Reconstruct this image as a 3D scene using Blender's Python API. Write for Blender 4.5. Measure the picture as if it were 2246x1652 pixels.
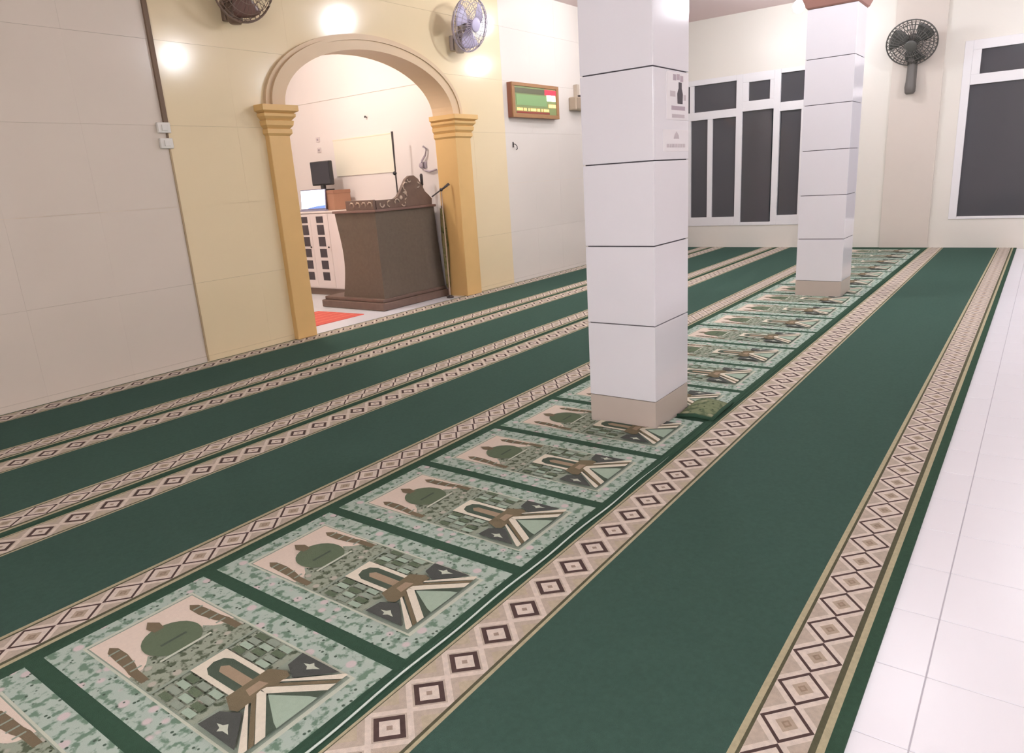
import bpy, bmesh, math, random
from mathutils import Vector, Matrix
random.seed(7)
S = bpy.context.scene
C = S.collection
for o in list(bpy.data.objects):
    bpy.data.objects.remove(o, do_unlink=True)

# ---------------------------------------------------------------- camera
PX_W, PX_H, PX_F = 2246.0, 1652.0, 1551.23
CAM_H = 1.30
yaw, pit, rol = (math.radians(a) for a in (37.04892827, -15.50484957, -3.72668588))
fw = Vector((math.cos(pit) * math.cos(yaw), math.cos(pit) * math.sin(yaw), math.sin(pit)))
rt0 = fw.cross(Vector((0, 0, 1))).normalized()
up0 = rt0.cross(fw)
rt = rt0 * math.cos(rol) + up0 * math.sin(rol)
up = -rt0 * math.sin(rol) + up0 * math.cos(rol)
cam_d = bpy.data.cameras.new('camera')
cam = bpy.data.objects.new('camera', cam_d)
C.objects.link(cam)
cam.matrix_world = Matrix(((rt.x, up.x, -fw.x, 0), (rt.y, up.y, -fw.y, 0), (rt.z, up.z, -fw.z, CAM_H), (0, 0, 0, 1)))
cam_d.sensor_fit = 'HORIZONTAL'
cam_d.sensor_width = 36.0
cam_d.lens = 36.0 * PX_F / PX_W
cam_d.clip_start = 0.05
S.camera = cam

# ---------------------------------------------------------------- world (night outside) and exposure
w = bpy.data.worlds.new('night')
S.world = w
w.use_nodes = True
w.node_tree.nodes['Background'].inputs[0].default_value = (0.55, 0.6, 0.7, 1)
w.node_tree.nodes['Background'].inputs[1].default_value = 0.03
vs = S.view_settings
vs.view_transform = 'Standard'
vs.look = 'None'
vs.exposure = 0.42
vs.gamma = 1.0
vs.use_curve_mapping = False

# lamp power (radiance of the bulbs) used by the lamp builder below
LAMP_MAIN, LAMP_NICHE = 150.0, 150.0

# ---------------------------------------------------------------- helpers
def lin(c):
    out = []
    for v in c[:3]:
        v = v / 255.0
        out.append(v / 12.92 if v <= 0.04045 else ((v + 0.055) / 1.055) ** 2.4)
    return (out[0], out[1], out[2], 1.0)

MATS = {}
def mat(name, rgb, rough=0.6, spec=0.5, var=0.0, vscale=8.0, bump=0.0, bscale=120.0, metal=0.0, rgb2=None, emit=None, estr=0.0, coat=0.0):
    if name in MATS:
        return MATS[name]
    m = bpy.data.materials.new(name)
    m.use_nodes = True
    nt = m.node_tree
    b = nt.nodes['Principled BSDF']
    b.inputs['Roughness'].default_value = rough
    b.inputs['Specular IOR Level'].default_value = spec
    b.inputs['Metallic'].default_value = metal
    b.inputs['Coat Weight'].default_value = coat
    c1 = lin(rgb)
    tc = nt.nodes.new('ShaderNodeTexCoord')
    if var > 0 or rgb2:
        n = nt.nodes.new('ShaderNodeTexNoise')
        n.inputs['Scale'].default_value = vscale
        n.inputs['Detail'].default_value = 4
        nt.links.new(tc.outputs['Object'], n.inputs['Vector'])
        mx = nt.nodes.new('ShaderNodeMix')
        mx.data_type = 'RGBA'
        if rgb2:
            c2 = lin(rgb2)
            mr = nt.nodes.new('ShaderNodeMapRange')
            mr.inputs[1].default_value = 0.38
            mr.inputs[2].default_value = 0.62
            nt.links.new(n.outputs[0], mr.inputs[0])
            nt.links.new(mr.outputs[0], mx.inputs[0])
        else:
            c2 = (c1[0] * (1 - var), c1[1] * (1 - var), c1[2] * (1 - var), 1)
            nt.links.new(n.outputs[0], mx.inputs[0])
        mx.inputs[6].default_value = c1
        mx.inputs[7].default_value = c2
        nt.links.new(mx.outputs[2], b.inputs['Base Color'])
    else:
        b.inputs['Base Color'].default_value = c1
    if bump > 0:
        n2 = nt.nodes.new('ShaderNodeTexNoise')
        n2.inputs['Scale'].default_value = bscale
        n2.inputs['Detail'].default_value = 3
        nt.links.new(tc.outputs['Object'], n2.inputs['Vector'])
        bp = nt.nodes.new('ShaderNodeBump')
        bp.inputs['Strength'].default_value = bump
        bp.inputs['Distance'].default_value = 0.01
        nt.links.new(n2.outputs[0], bp.inputs['Height'])
        nt.links.new(bp.outputs[0], b.inputs['Normal'])
    if emit:
        b.inputs['Emission Color'].default_value = lin(emit)
        b.inputs['Emission Strength'].default_value = estr
    MATS[name] = m
    return m

class G:
    """collects geometry for one mesh"""
    def __init__(s):
        s.v, s.f, s.mi, s.mats, s.cur = [], [], [], [], 0
    def use(s, m):
        if m not in s.mats:
            s.mats.append(m)
        s.cur = s.mats.index(m)
        return s
    def add(s, vs_, fs):
        n = len(s.v)
        s.v += [tuple(p) for p in vs_]
        for f in fs:
            s.f.append(tuple(i + n for i in f))
            s.mi.append(s.cur)
        return s
    def box(s, x0, x1, y0, y1, z0, z1):
        return s.add([(x0, y0, z0), (x1, y0, z0), (x1, y1, z0), (x0, y1, z0), (x0, y0, z1), (x1, y0, z1), (x1, y1, z1), (x0, y1, z1)],
                     [(0, 3, 2, 1), (4, 5, 6, 7), (0, 1, 5, 4), (1, 2, 6, 5), (2, 3, 7, 6), (3, 0, 4, 7)])
    def prism(s, pts, lo, hi, plane='xz'):
        """outline in a plane, pushed from lo to hi along the third axis"""
        def P(a, b, c):
            return {'xz': (a, c, b), 'yz': (c, a, b), 'xy': (a, b, c)}[plane]
        n = len(pts)
        vs_ = [P(a, b, lo) for a, b in pts] + [P(a, b, hi) for a, b in pts]
        fs = [tuple(range(n - 1, -1, -1)), tuple(range(n, 2 * n))]
        fs += [(i, (i + 1) % n, n + (i + 1) % n, n + i) for i in range(n)]
        return s.add(vs_, fs)
    def flat(s, pts, z):
        return s.add([(x, y, z) for x, y in pts], [tuple(range(len(pts)))])
    def tube(s, pts, r, n=8, closed=False, radii=None):
        pts = [Vector(p) for p in pts]
        k = len(pts)
        rings = []
        for i, p in enumerate(pts):
            a = pts[(i - 1) % k] if (closed or i > 0) else p
            b = pts[(i + 1) % k] if (closed or i < k - 1) else p
            t = (b - a).normalized()
            ref = Vector((0, 0, 1)) if abs(t.z) < 0.9 else Vector((1, 0, 0))
            u = t.cross(ref).normalized()
            v = t.cross(u)
            rr = radii[i] if radii else r
            rings.append([p + (u * math.cos(2 * math.pi * j / n) + v * math.sin(2 * math.pi * j / n)) * rr for j in range(n)])
        vs_ = [q for g in rings for q in g]
        fs = []
        for i in range(k if closed else k - 1):
            for j in range(n):
                a, b = i * n + j, i * n + (j + 1) % n
                c, d = ((i + 1) % k) * n + (j + 1) % n, ((i + 1) % k) * n + j
                fs.append((a, b, c, d))
        if not closed:
            fs.append(tuple(range(n)))
            fs.append(tuple(reversed(range((k - 1) * n, k * n))))
        return s.add(vs_, fs)
    def lathe(s, prof, n=24, M=None):
        """profile of (radius, height) turned about z, then moved by M"""
        M = M or Matrix()
        vs_, fs = [], []
        for r, z in prof:
            for j in range(n):
                a = 2 * math.pi * j / n
                vs_.append(M @ Vector((r * math.cos(a), r * math.sin(a), z)))
        for i in range(len(prof) - 1):
            for j in range(n):
                fs.append((i * n + j, i * n + (j + 1) % n, (i + 1) * n + (j + 1) % n, (i + 1) * n + j))
        fs.append(tuple(reversed(range(n))))
        fs.append(tuple(range((len(prof) - 1) * n, len(prof) * n)))
        return s.add(vs_, fs)
    def sphere(s, c, r, n=16, m=10, sc=(1, 1, 1)):
        vs_, fs = [], []
        for i in range(m + 1):
            t = math.pi * i / m
            for j in range(n):
                a = 2 * math.pi * j / n
                vs_.append((c[0] + r * sc[0] * math.sin(t) * math.cos(a), c[1] + r * sc[1] * math.sin(t) * math.sin(a), c[2] + r * sc[2] * math.cos(t)))
        for i in range(m):
            for j in range(n):
                fs.append((i * n + j, (i + 1) * n + j, (i + 1) * n + (j + 1) % n, i * n + (j + 1) % n))
        return s.add(vs_, fs)
    def mesh(s, name, bevel=0.0, smooth=False):
        me = bpy.data.meshes.new(name)
        me.from_pydata(s.v, [], s.f)
        for m in s.mats:
            me.materials.append(m)
        me.polygons.foreach_set('material_index', s.mi)
        bm = bmesh.new()
        bm.from_mesh(me)
        bmesh.ops.recalc_face_normals(bm, faces=bm.faces)
        if bevel > 0:
            bmesh.ops.bevel(bm, geom=bm.edges[:], offset=bevel, segments=2, affect='EDGES', profile=0.5)
        bm.to_mesh(me)
        bm.free()
        if smooth:
            me.polygons.foreach_set('use_smooth', [True] * len(me.polygons))
        me.update()
        return me
    def obj(s, name, m=None, parent=None, bevel=0.0, smooth=False, loc=(0, 0, 0)):
        if m is not None:
            s.mats = [m]
            s.mi = [0] * len(s.f)
        return link(name, s.mesh(name, bevel, smooth), parent, loc)

def link(name, data, parent=None, loc=(0, 0, 0)):
    o = bpy.data.objects.new(name, data)
    C.objects.link(o)
    o.location = loc
    if parent:
        o.parent = parent
    return o

def tag(o, label, cat, group=None, kind=None):
    o['label'] = label
    o['category'] = cat
    if group:
        o['group'] = group
    if kind:
        o['kind'] = kind
    return o

def thing(name, label, cat, loc=(0, 0, 0), rz=0.0, group=None):
    o = link(name, None, None, loc)
    o.rotation_euler = (0, 0, rz)
    return tag(o, label, cat, group)

def struct(o):
    o['kind'] = 'structure'
    return o

def bx(name, m, x0, x1, y0, y1, z0, z1, parent=None, bevel=0.0):
    return G().box(x0, x1, y0, y1, z0, z1).obj(name, m, parent, bevel)

# ---------------------------------------------------------------- materials
M_tile_white = mat('white_glazed_tile', (232, 224, 215), 0.13, 0.5, 0.04, 2.5)
M_tile_grey = mat('warm_white_glazed_tile', (226, 214, 200), 0.13, 0.5, 0.04, 2.5)
M_tile_cream = mat('yellow_glazed_tile', (240, 221, 182), 0.14, 0.5, 0.05, 2.0)
M_grout = mat('wall_grout', (222, 214, 206), 0.8)
M_grout_y = mat('yellow_wall_grout', (232, 212, 176), 0.8)
M_floor_tile = mat('white_floor_tile', (240, 241, 246), 0.32, 0.5, 0.03, 3.0)
M_floor_grout = mat('floor_grout', (200, 198, 206), 0.8)
M_pillar_tile = mat('pillar_white_tile', (242, 240, 246), 0.10, 0.5, 0.03, 3.0)
M_pillar_joint = mat('pillar_dark_joint', (92, 88, 94), 0.8)
M_pillar_base = mat('pillar_beige_base', (203, 190, 180), 0.3, 0.5, 0.05, 10)
M_ochre = mat('ochre_paint', (232, 192, 128), 0.45, 0.4, 0.08, 6)
M_arch = mat('tan_arch_paint', (222, 196, 160), 0.45, 0.4, 0.05, 6)
M_ceiling = mat('pink_ceiling_paint', (240, 218, 216), 0.7, 0.3, 0.03, 3)
M_wall_far = mat('cream_satin_wall', (236, 231, 222), 0.28, 0.5, 0.03, 2)
M_pilaster = mat('pilaster_wall', (222, 212, 202), 0.3, 0.5, 0.04, 2)
M_wall_plain = mat('plain_white_wall', (232, 226, 216), 0.6, 0.3, 0.03, 2)
M_niche = mat('niche_white_wall', (236, 228, 224), 0.5, 0.4, 0.03, 2)
M_alu = mat('white_aluminium', (240, 238, 240), 0.35, 0.5)
M_glass = mat('dark_night_glass', (82, 82, 86), 0.07, 0.3)
M_green = mat('green_carpet_pile', (74, 104, 93), 0.95, 0.1, 0.25, 60, 0.6, 500)
M_green_edge = mat('dark_green_edge', (64, 94, 76), 0.95, 0.1, 0.25, 60, 0.5, 400)
M_wood_dark = mat('dark_brown_cloth', (122, 110, 97), 0.9, 0.2, 0.25, 30, 0.4, 300)
M_wood_carved = mat('carved_brown_wood', (126, 104, 92), 0.5, 0.4, 0.3, 18)
M_brown_box = mat('tan_box', (176, 132, 108), 0.6, 0.3, 0.06, 8)
M_black = mat('black_plastic', (44, 44, 48), 0.35, 0.5)
M_dark_metal = mat('dark_metal', (78, 72, 72), 0.4, 0.5, metal=0.3)
M_white_plastic = mat('white_plastic', (232, 228, 220), 0.4, 0.5)

# ---------------------------------------------------------------- dimensions
QY = 5.425           # front wall with the arch
FX = 11.607          # far wall with the windows
CZ = 3.51            # ceiling
X0, Y0 = -2.5, -4.0  # unseen walls
AC, AX, AZ, AB = 5.246, 1.115, 2.035, 0.55    # arch: centre, half width, spring, rise
NX0, NX1, NY0, NY1, NZ = 3.2, 6.42, QY + 0.25, 9.0, 3.25   # room behind the arch

# ================================================================ STRUCTURE
# floor: slab + tiles
def slab_mat():
    m = mat('floor_slab', (236, 236, 238), 0.2, 0.5)
    nt = m.node_tree
    br = nt.nodes.new('ShaderNodeTexBrick')
    br.offset = 0.0
    br.inputs['Scale'].default_value = 1.0
    br.inputs['Color1'].default_value = lin((236, 236, 238))
    br.inputs['Color2'].default_value = lin((232, 232, 236))
    br.inputs['Mortar'].default_value = lin((182, 178, 180))
    br.inputs['Mortar Size'].default_value = 0.002
    br.inputs['Brick Width'].default_value = 0.2865
    br.inputs['Row Height'].default_value = 0.2865
    tc = nt.nodes.new('ShaderNodeTexCoord')
    nt.links.new(tc.outputs['Object'], br.inputs['Vector'])
    nt.links.new(br.outputs['Color'], nt.nodes['Principled BSDF'].inputs['Base Color'])
    return m
floor = struct(bx('floor', slab_mat(), X0, FX, Y0, QY, -0.15, 0.0))
TP = 0.2865
tile_me = None
for i in range(-2, 38):
    for j in range(-3, 2):
        x0 = 1.831 + (i - 2) * TP
        y0 = 0.113 + (j - 1) * TP
        if x0 + TP > FX:
            continue
        if tile_me is None:
            g = G().box(0.0015, TP - 0.0015, 0.0015, TP - 0.0015, -0.002, 0.003)
            g.mats = [M_floor_tile]
            tile_me = g.mesh('tile', 0.0012)
        link('tile', tile_me, floor, (x0, y0, 0))
bx('tile_grout', M_floor_grout, 1.831 - 4 * TP, FX - 0.01, 0.113 - 4 * TP, 0.113 + TP, 0.0, 0.001, floor)

struct(bx('ceiling', M_ceiling, X0, FX, Y0, QY, CZ, CZ + 0.15))
struct(bx('wall_left', M_wall_plain, X0 - 0.15, X0, Y0, QY, 0, CZ))
struct(bx('wall_back', M_wall_plain, X0, FX, Y0 - 0.15, Y0, 0, CZ))

# front wall with the arch opening
def arch_pts(a, b, z, n=28, c=AC):
    return [(c - a * math.cos(math.pi * i / n), z + b * math.sin(math.pi * i / n)) for i in range(n + 1)]
outline = [(X0, 0), (AC - AX, 0)] + arch_pts(AX, AB, AZ) + [(AC + AX, 0), (FX + 0.15, 0), (FX + 0.15, CZ), (X0, CZ)]
wf = struct(G().prism(outline, QY + 0.008, NY0, 'xz').obj('wall_front', M_grout_y))
YEL0, YEL1 = 3.045, 7.37
WT, WZ0 = 0.6, 0.06
xs_white_l = [YEL0 - WT * k for k in range(6, -1, -1)]
xs_yel = [YEL0 + (YEL1 - YEL0) / 7 * k for k in range(8)]
xs_white_r = [YEL1 + 0.605 * k for k in range(7)] + [FX]
zs = [0.0, WZ0] + [WZ0 + WT * k for k in range(1, 6)] + [CZ]
def zopen(x, a=AX + 0.06, b=AB + 0.05):
    t = (x - AC) / a
    return AZ + b * math.sqrt(1 - t * t) if abs(t) < 1 else 0.0
def wall_tiles(xs, m, clip):
    for i in range(len(xs) - 1):
        for k in range(len(zs) - 1):
            a, b, z0, z1 = xs[i] + 0.0002, xs[i + 1] - 0.0002, zs[k] + 0.0006, zs[k + 1] - 0.0006
            runs, cur = [], []
            n = 24 if clip else 1
            for q in range(n + 1):
                x = a + (b - a) * q / n
                zb = max(z0, zopen(x) if clip else 0.0)
                if zb < z1 - 0.004:
                    cur.append((x, zb))
                else:
                    if len(cur) > 1:
                        runs.append(cur)
                    cur = []
            if len(cur) > 1:
                runs.append(cur)
            if not runs:
                continue
            g = G()
            for r in runs:
                g.prism([(x - a, zb - z0) for x, zb in r] + [(r[-1][0] - a, z1 - z0), (r[0][0] - a, z1 - z0)], 0, 0.008, 'xz')
            o = g.obj('wall_tile', m, wf, 0.0, False, (a, QY, z0))
            o.rotation_euler = (random.uniform(-1, 1) * 0.0010, 0, random.uniform(-1, 1) * 0.0010)
wall_tiles(xs_white_l, M_tile_grey, False)
wall_tiles(xs_yel, M_tile_cream, True)
wall_tiles(xs_white_r, M_tile_white, False)

# far wall with two window openings
WA = (2.55, 5.20, 0.36, 2.64)     # y0, y1, z0, z1
WB = (-1.15, 1.05, 0.40, 2.66)
g = G()
for (a, b, c, d) in ((Y0, WB[0], 0, CZ), (WB[1], WA[0], 0, CZ), (WA[1], QY, 0, CZ), (WB[0], WB[1], 0, WB[2]), (WB[0], WB[1], WB[3], CZ), (WA[0], WA[1], 0, WA[2]), (WA[0], WA[1], WA[3], CZ)):
    g.box(FX, FX + 0.15, a, b, c, d)
wfar = struct(g.obj('wall_far', M_wall_far))
pil = bx('pilaster', M_pilaster, FX - 0.035, FX, 1.27, 1.88, 0, CZ, wfar)

def window(name, W, rails, panes):
    y0, y1, z0, z1 = W
    g = G().box(FX + 0.045, FX + 0.06, y0, y1, z0, z1)
    root = struct(link(name, None, None, (FX, (y0 + y1) / 2, z0)))
    off = Vector(root.location)
    def rail(a, b, c, d, dx0=-0.012, dx1=0.06):
        gg = G().box(dx0, dx1, a - off.y, b - off.y, c - off.z, d - off.z)
        gg.obj('window_frame', M_alu, root, 0.004)
    for r in rails:
        rail(*r)
    for (a, b, c, d) in panes:
        G().box(0.02, 0.026, a - off.y - 0.012, b - off.y + 0.012, c - off.z - 0.012, d - off.z + 0.012).obj('pane', M_glass, root)
    return root
z0, z1 = WA[2], WA[3]
panesA = [(4.018, 4.73, 2.157, 2.56), (3.53, 3.852, 2.24, 2.512), (2.70, 3.40, 2.172, 2.58),
          (4.50, 4.78, 0.498, 2.038), (4.065, 4.418, 0.502, 2.032), (3.503, 3.942, 0.41, 2.096), (3.06, 3.343, 0.51, 2.045), (2.66, 2.97, 0.51, 2.045),
          (4.86, 5.13, 0.498, 2.038), (4.80, 5.13, 2.157, 2.56)]
railsA = [(2.55, 2.66, z0, z1), (5.13, 5.20, z0, z1), (3.942, 4.0415, z0, z1), (3.3715, 3.4665, z0, z1)]
railsA += [(4.0415, 5.13, z0, 0.50), (4.0415, 5.13, 2.035, 2.157), (4.0415, 5.13, 2.56, z1), (4.418, 4.50, 0.50, 2.035), (4.78, 4.86, 0.50, 2.035), (4.73, 4.80, 2.157, 2.56)]
railsA += [(3.4665, 3.942, z0, 0.41), (3.4665, 3.942, 2.096, 2.24), (3.4665, 3.942, 2.512, z1), (3.852, 3.942, 2.24, 2.512), (3.4665, 3.53, 2.24, 2.512)]
railsA += [(2.66, 3.3715, z0, 0.51), (2.66, 3.3715, 2.045, 2.172), (2.66, 3.3715, 2.58, z1), (2.97, 3.06, 0.51, 2.045)]
window('window_1', WA, railsA, panesA)
z0, z1 = WB[2], WB[3]
panesB = [(0.16, 0.86, 2.245, 2.543), (-0.90, -0.10, 2.245, 2.543), (0.12, 0.95, 0.435, 2.12), (-0.96, -0.02, 0.435, 2.12)]
railsB = [(0.955, 1.05, z0, z1), (-1.15, -0.96, z0, z1), (0.0, 0.12, z0, z1), (-0.96, 0.0, z0, 0.435), (-0.96, 0.0, 2.12, 2.245), (-0.96, 0.0, 2.543, z1), (0.12, 0.955, z0, 0.435), (0.12, 0.955, 2.12, 2.245), (0.12, 0.955, 2.543, z1), (0.86, 0.955, 2.245, 2.543), (0.12, 0.16, 2.245, 2.543), (-0.96, -0.90, 2.245, 2.543), (-0.10, 0.0, 2.245, 2.543), (-0.02, 0.0, 0.435, 2.12)]
window('window_2', WB, railsB, panesB)

# room behind the arch
nf = struct(bx('floor_niche', M_floor_grout, NX0, NX1, QY + 0.008, NY1, -0.15, -0.001))
NT = 0.2865
g = G().box(0.0015, NT - 0.0015, 0.0015, NT - 0.0015, -0.003, 0.003)
g.mats = [M_floor_tile]
ntile = g.mesh('tile', 0.0012)
for i in range(11):
    for j in range(11):
        x, y = NX0 + 0.02 + i * NT, QY + 0.26 + j * NT
        link('tile', ntile, nf, (x, y, 0))
bx('threshold', M_floor_tile, AC - AX, AC + AX, QY + 0.008, QY + 0.258, -0.003, 0.004, nf)
nr = struct(bx('wall_niche_right', M_grout, NX1 + 0.008, NX1 + 0.15, NY0, NY1, 0, NZ))
bx('wall_panel', M_niche, NX1, NX1 + 0.008, NY0, NY1, 0, 2.416, nr)
bx('wall_panel', M_niche, NX1, NX1 + 0.008, NY0, NY1, 2.424, NZ, nr)
struct(bx('wall_niche_left', M_niche, NX0 - 0.15, NX0, NY0, NY1, 0, NZ))
struct(bx('wall_niche_back', M_niche, NX0 - 0.15, NX1 + 0.15, NY1, NY1 + 0.15, 0, NZ))
struct(bx('ceiling_niche', M_niche, NX0 - 0.15, NX1 + 0.15, NY0, NY1 + 0.15, NZ, NZ + 0.1))

# ================================================================ PILLARS
def pillar(x0, x1, y0, y1, rows, label):
    t = thing('pillar', label, 'pillar', ((x0 + x1) / 2, (y0 + y1) / 2, 0))
    hx, hy = (x1 - x0) / 2, (y1 - y0) / 2
    e = 0.010
    top = rows[-1]
    bx('core', M_pillar_joint, -hx + e, hx - e, -hy + e, hy - e, 0, CZ, t)
    j = 0.0028
    for k in range(len(rows) - 1):
        a, b = rows[k], rows[k + 1]
        m = M_pillar_base if k == 0 else M_pillar_tile
        nm = 'base_tile' if k == 0 else 'tile'
        za, zb = (a + (0 if k == 0 else j)), b - (0.0005 if k == 0 else j)
        for q, (p0, p1, p2, p3) in enumerate(((-hx, -hx + e, -hy, hy), (hx - e, hx, -hy, hy), (-hx + e, hx - e, -hy, -hy + e), (-hx + e, hx - e, hy - e, hy))):
            bx(nm, m, p0, p1, p2, p3, za, zb, t, 0.0015)
    # flared brown capital up to the ceiling
    gg = G()
    prof = [(0.0, top + 0.001), (0.012, top + 0.012), (0.05, top + 0.10), (0.085, top + 0.16), (0.085, top + 0.26), (0.02, top + 0.30), (0.02, CZ)]
    vs_, fs = [], []
    for d, z in prof:
        vs_ += [(-hx - d, -hy - d, z), (hx + d, -hy - d, z), (hx + d, hy + d, z), (-hx - d, hy + d, z)]
    for i in range(len(prof) - 1):
        for q in range(4):
            fs.append((i * 4 + q, i * 4 + (q + 1) % 4, (i + 1) * 4 + (q + 1) % 4, (i + 1) * 4 + q))
    fs += [(3, 2, 1, 0), tuple(range(4 * len(prof) - 4, 4 * len(prof)))]
    gg.add(vs_, fs).obj('capital', mat('brown_pink_capital', (178, 134, 124), 0.5, 0.4, 0.06, 6), t)
    return t
pillar(3.166, 3.575, 1.486, 1.866, [0, 0.162, 0.556, 0.950, 1.345, 1.755, 2.18, 2.605], 'large white tiled square pillar in the foreground with paper notices')
pillar(7.308, 7.712, 1.490, 1.912, [0, 0.162, 0.567, 0.976, 1.386, 1.790, 2.185, 2.607], 'white tiled square pillar farther back beside the wide window')

# ================================================================ ARCH SURROUND
arch = thing('arch_surround', 'ochre and tan round arch with two pilasters framing the prayer niche', 'arch', (AC, QY, 0))
for s in (-1, 1):
    AW = 0.215 if s < 0 else 0.265
    cx = s * (AX + AW / 2 - 0.003)
    sh = link('pilaster', None, arch)
    g = G().box(cx - AW / 2, cx + AW / 2, -0.055, 0.252, 0.0145, 1.80)
    sh = g.obj('pilaster', M_ochre, arch, 0.006)
    # capital: stacked mouldings that flare outwards
    g = G()
    lv = [(0.0, 1.79), (0.018, 1.81), (0.018, 1.845), (0.006, 1.848), (0.03, 1.875), (0.036, 1.912), (0.022, 1.916), (0.05, 1.945), (0.052, 1.968), (0.040, 1.972), (0.072, 1.99), (0.072, 2.036)]
    for i in range(len(lv) - 1):
        (d0, a), (d1, b) = lv[i], lv[i + 1]
        vs_ = []
        for d, z in ((d0, a), (d1, b)):
            vs_ += [(cx - AW / 2 - d, -0.055 - d, z), (cx + AW / 2 + d, -0.055 - d, z), (cx + AW / 2 + d, 0.252, z), (cx - AW / 2 - d, 0.252, z)]
        g.add(vs_, [(0, 1, 5, 4), (1, 2, 6, 5), (2, 3, 7, 6), (3, 0, 4, 7), (3, 2, 1, 0), (4, 5, 6, 7)])
    g.obj('capital', M_ochre, arch)
for o in [o for o in arch.children if o.data is None]:
    bpy.data.objects.remove(o, do_unlink=True)
def band(name, a0, b0, a1, b1, y0, y1, m):
    n = 40
    p0 = [(x - AC, z) for x, z in arch_pts(a0, b0, 2.036, n)]
    p1 = [(x - AC, z) for x, z in arch_pts(a1, b1, 2.036, n)]
    g = G()
    vs_ = []
    for (x, z), (x2, z2) in zip(p0, p1):
        vs_ += [(x, y0, z), (x2, y0, z2), (x2, y1, z2), (x, y1, z)]
    fs = []
    for i in range(n):
        for q in range(4):
            fs.append((i * 4 + q, i * 4 + (q + 1) % 4, i * 4 + 4 + (q + 1) % 4, i * 4 + 4 + q))
    fs += [(0, 1, 2, 3), (4 * n + 3, 4 * n + 2, 4 * n + 1, 4 * n)]
    return g.add(vs_, fs).obj(name, m, arch, 0, False)
band('arch_band', AX - 0.004, AB - 0.004, AX + 0.115, AB + 0.09, -0.05, 0.252, M_arch)
band('arch_moulding', AX + 0.105, AB + 0.08, AX + 0.135, AB + 0.105, -0.062, 0.012, M_arch)
band('arch_moulding', AX + 0.135, AB + 0.105, AX + 0.178, AB + 0.135, -0.035, 0.012, M_arch)

# ================================================================ CARPETS
def border_mat(name, y0, y1, stripes, lat0, lat1, half, period, ramp, phase):
    """woven border: stripes across, diamond lattice along"""
    m = mat(name, (200, 180, 160), 0.95, 0.1, bump=0.5, bscale=500)
    nt = m.node_tree
    N, L = nt.nodes.new, nt.links.new
    b = nt.nodes['Principled BSDF']
    tc = N('ShaderNodeTexCoord')
    sp = N('ShaderNodeSeparateXYZ')
    L(tc.outputs['Object'], sp.inputs[0])
    def math_(op, a, bb=None, cc=None):
        n = N('ShaderNodeMath')
        n.operation = op
        for i, v in enumerate((a, bb, cc)):
            if v is None:
                continue
            if isinstance(v, (int, float)):
                n.inputs[i].default_value = v
            else:
                L(v, n.inputs[i])
        return n.outputs[0]
    def ramp_(fac, stops):
        r = N('ShaderNodeValToRGB')
        r.color_ramp.interpolation = 'CONSTANT'
        el = r.color_ramp.elements
        while len(el) < len(stops):
            el.new(0.5)
        for e, (p, c) in zip(el, stops):
            e.position = p
            e.color = c if len(c) == 4 else lin(c)
        L(fac, r.inputs[0])
        return r.outputs[0]
    v = math_('DIVIDE', math_('SUBTRACT', sp.outputs[1], y0), y1 - y0)
    st = ramp_(v, [((p - y0) / (y1 - y0), c) for p, c in stripes])
    inl = ramp_(v, [(0.0, (0, 0, 0, 1)), ((lat0 - y0) / (y1 - y0), (1, 1, 1, 1)), ((lat1 - y0) / (y1 - y0), (0, 0, 0, 1))])
    fx = math_('ABSOLUTE', math_('SUBTRACT', math_('FRACT', math_('DIVIDE', math_('ADD', sp.outputs[0], phase), period)), 0.5))
    fy = math_('ABSOLUTE', math_('SUBTRACT', sp.outputs[1], (lat0 + lat1) / 2))
    d = math_('ADD', math_('MULTIPLY', fx, 2.0), math_('DIVIDE', fy, half))
    lt = ramp_(math_('DIVIDE', d, 2.0), [(p / 2, c) for p, c in ramp])
    mx = N('ShaderNodeMix')
    mx.data_type = 'RGBA'
    L(inl, mx.inputs[0])
    L(st, mx.inputs[6])
    L(lt, mx.inputs[7])
    no = N('ShaderNodeTexNoise')
    no.inputs['Scale'].default_value = 70
    L(tc.outputs['Object'], no.inputs['Vector'])
    m2 = N('ShaderNodeMix')
    m2.data_type = 'RGBA'
    m2.blend_type = 'MULTIPLY'
    m2.inputs[0].default_value = 0.35
    L(mx.outputs[2], m2.inputs[6])
    L(no.outputs[0], m2.inputs[7])
    L(m2.outputs[2], b.inputs['Base Color'])
    return m
TAN, DK, GR, CRM, TAU, OUT = (206, 198, 164), (104, 104, 82), (64, 94, 76), (248, 236, 222), (216, 202, 184), (98, 80, 76)
M_b_dia = border_mat('woven_diamond_border', 0.231, 0.449, [(0.231, GR), (0.265, TAN), (0.282, DK), (0.424, DK), (0.432, TAN)], 0.296, 0.424, 0.0635, 0.1424,
                     [(0, (196, 176, 154)), (0.10, (176, 156, 134)), (0.2, (206, 188, 166)), (0.42, CRM), (0.82, OUT), (1.0, CRM), (1.3, TAU)], -1.471 + 0.0712 + 1.424)
M_b_sq = border_mat('woven_square_border', 1.07, 1.272, [(1.07, TAN), (1.081, DK), (1.243, DK), (1.248, TAN), (1.257, GR)], 1.09, 1.245, 0.0775, 0.1457,
                    [(0, (186, 166, 148)), (0.14, CRM), (0.48, OUT), (0.74, TAU), (0.84, CRM), (1.14, TAU), (1.5, (214, 202, 176))], -0.95 + 0.07285 + 1.457)
CX0, CX1 = -1.2, FX - 0.004
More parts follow.
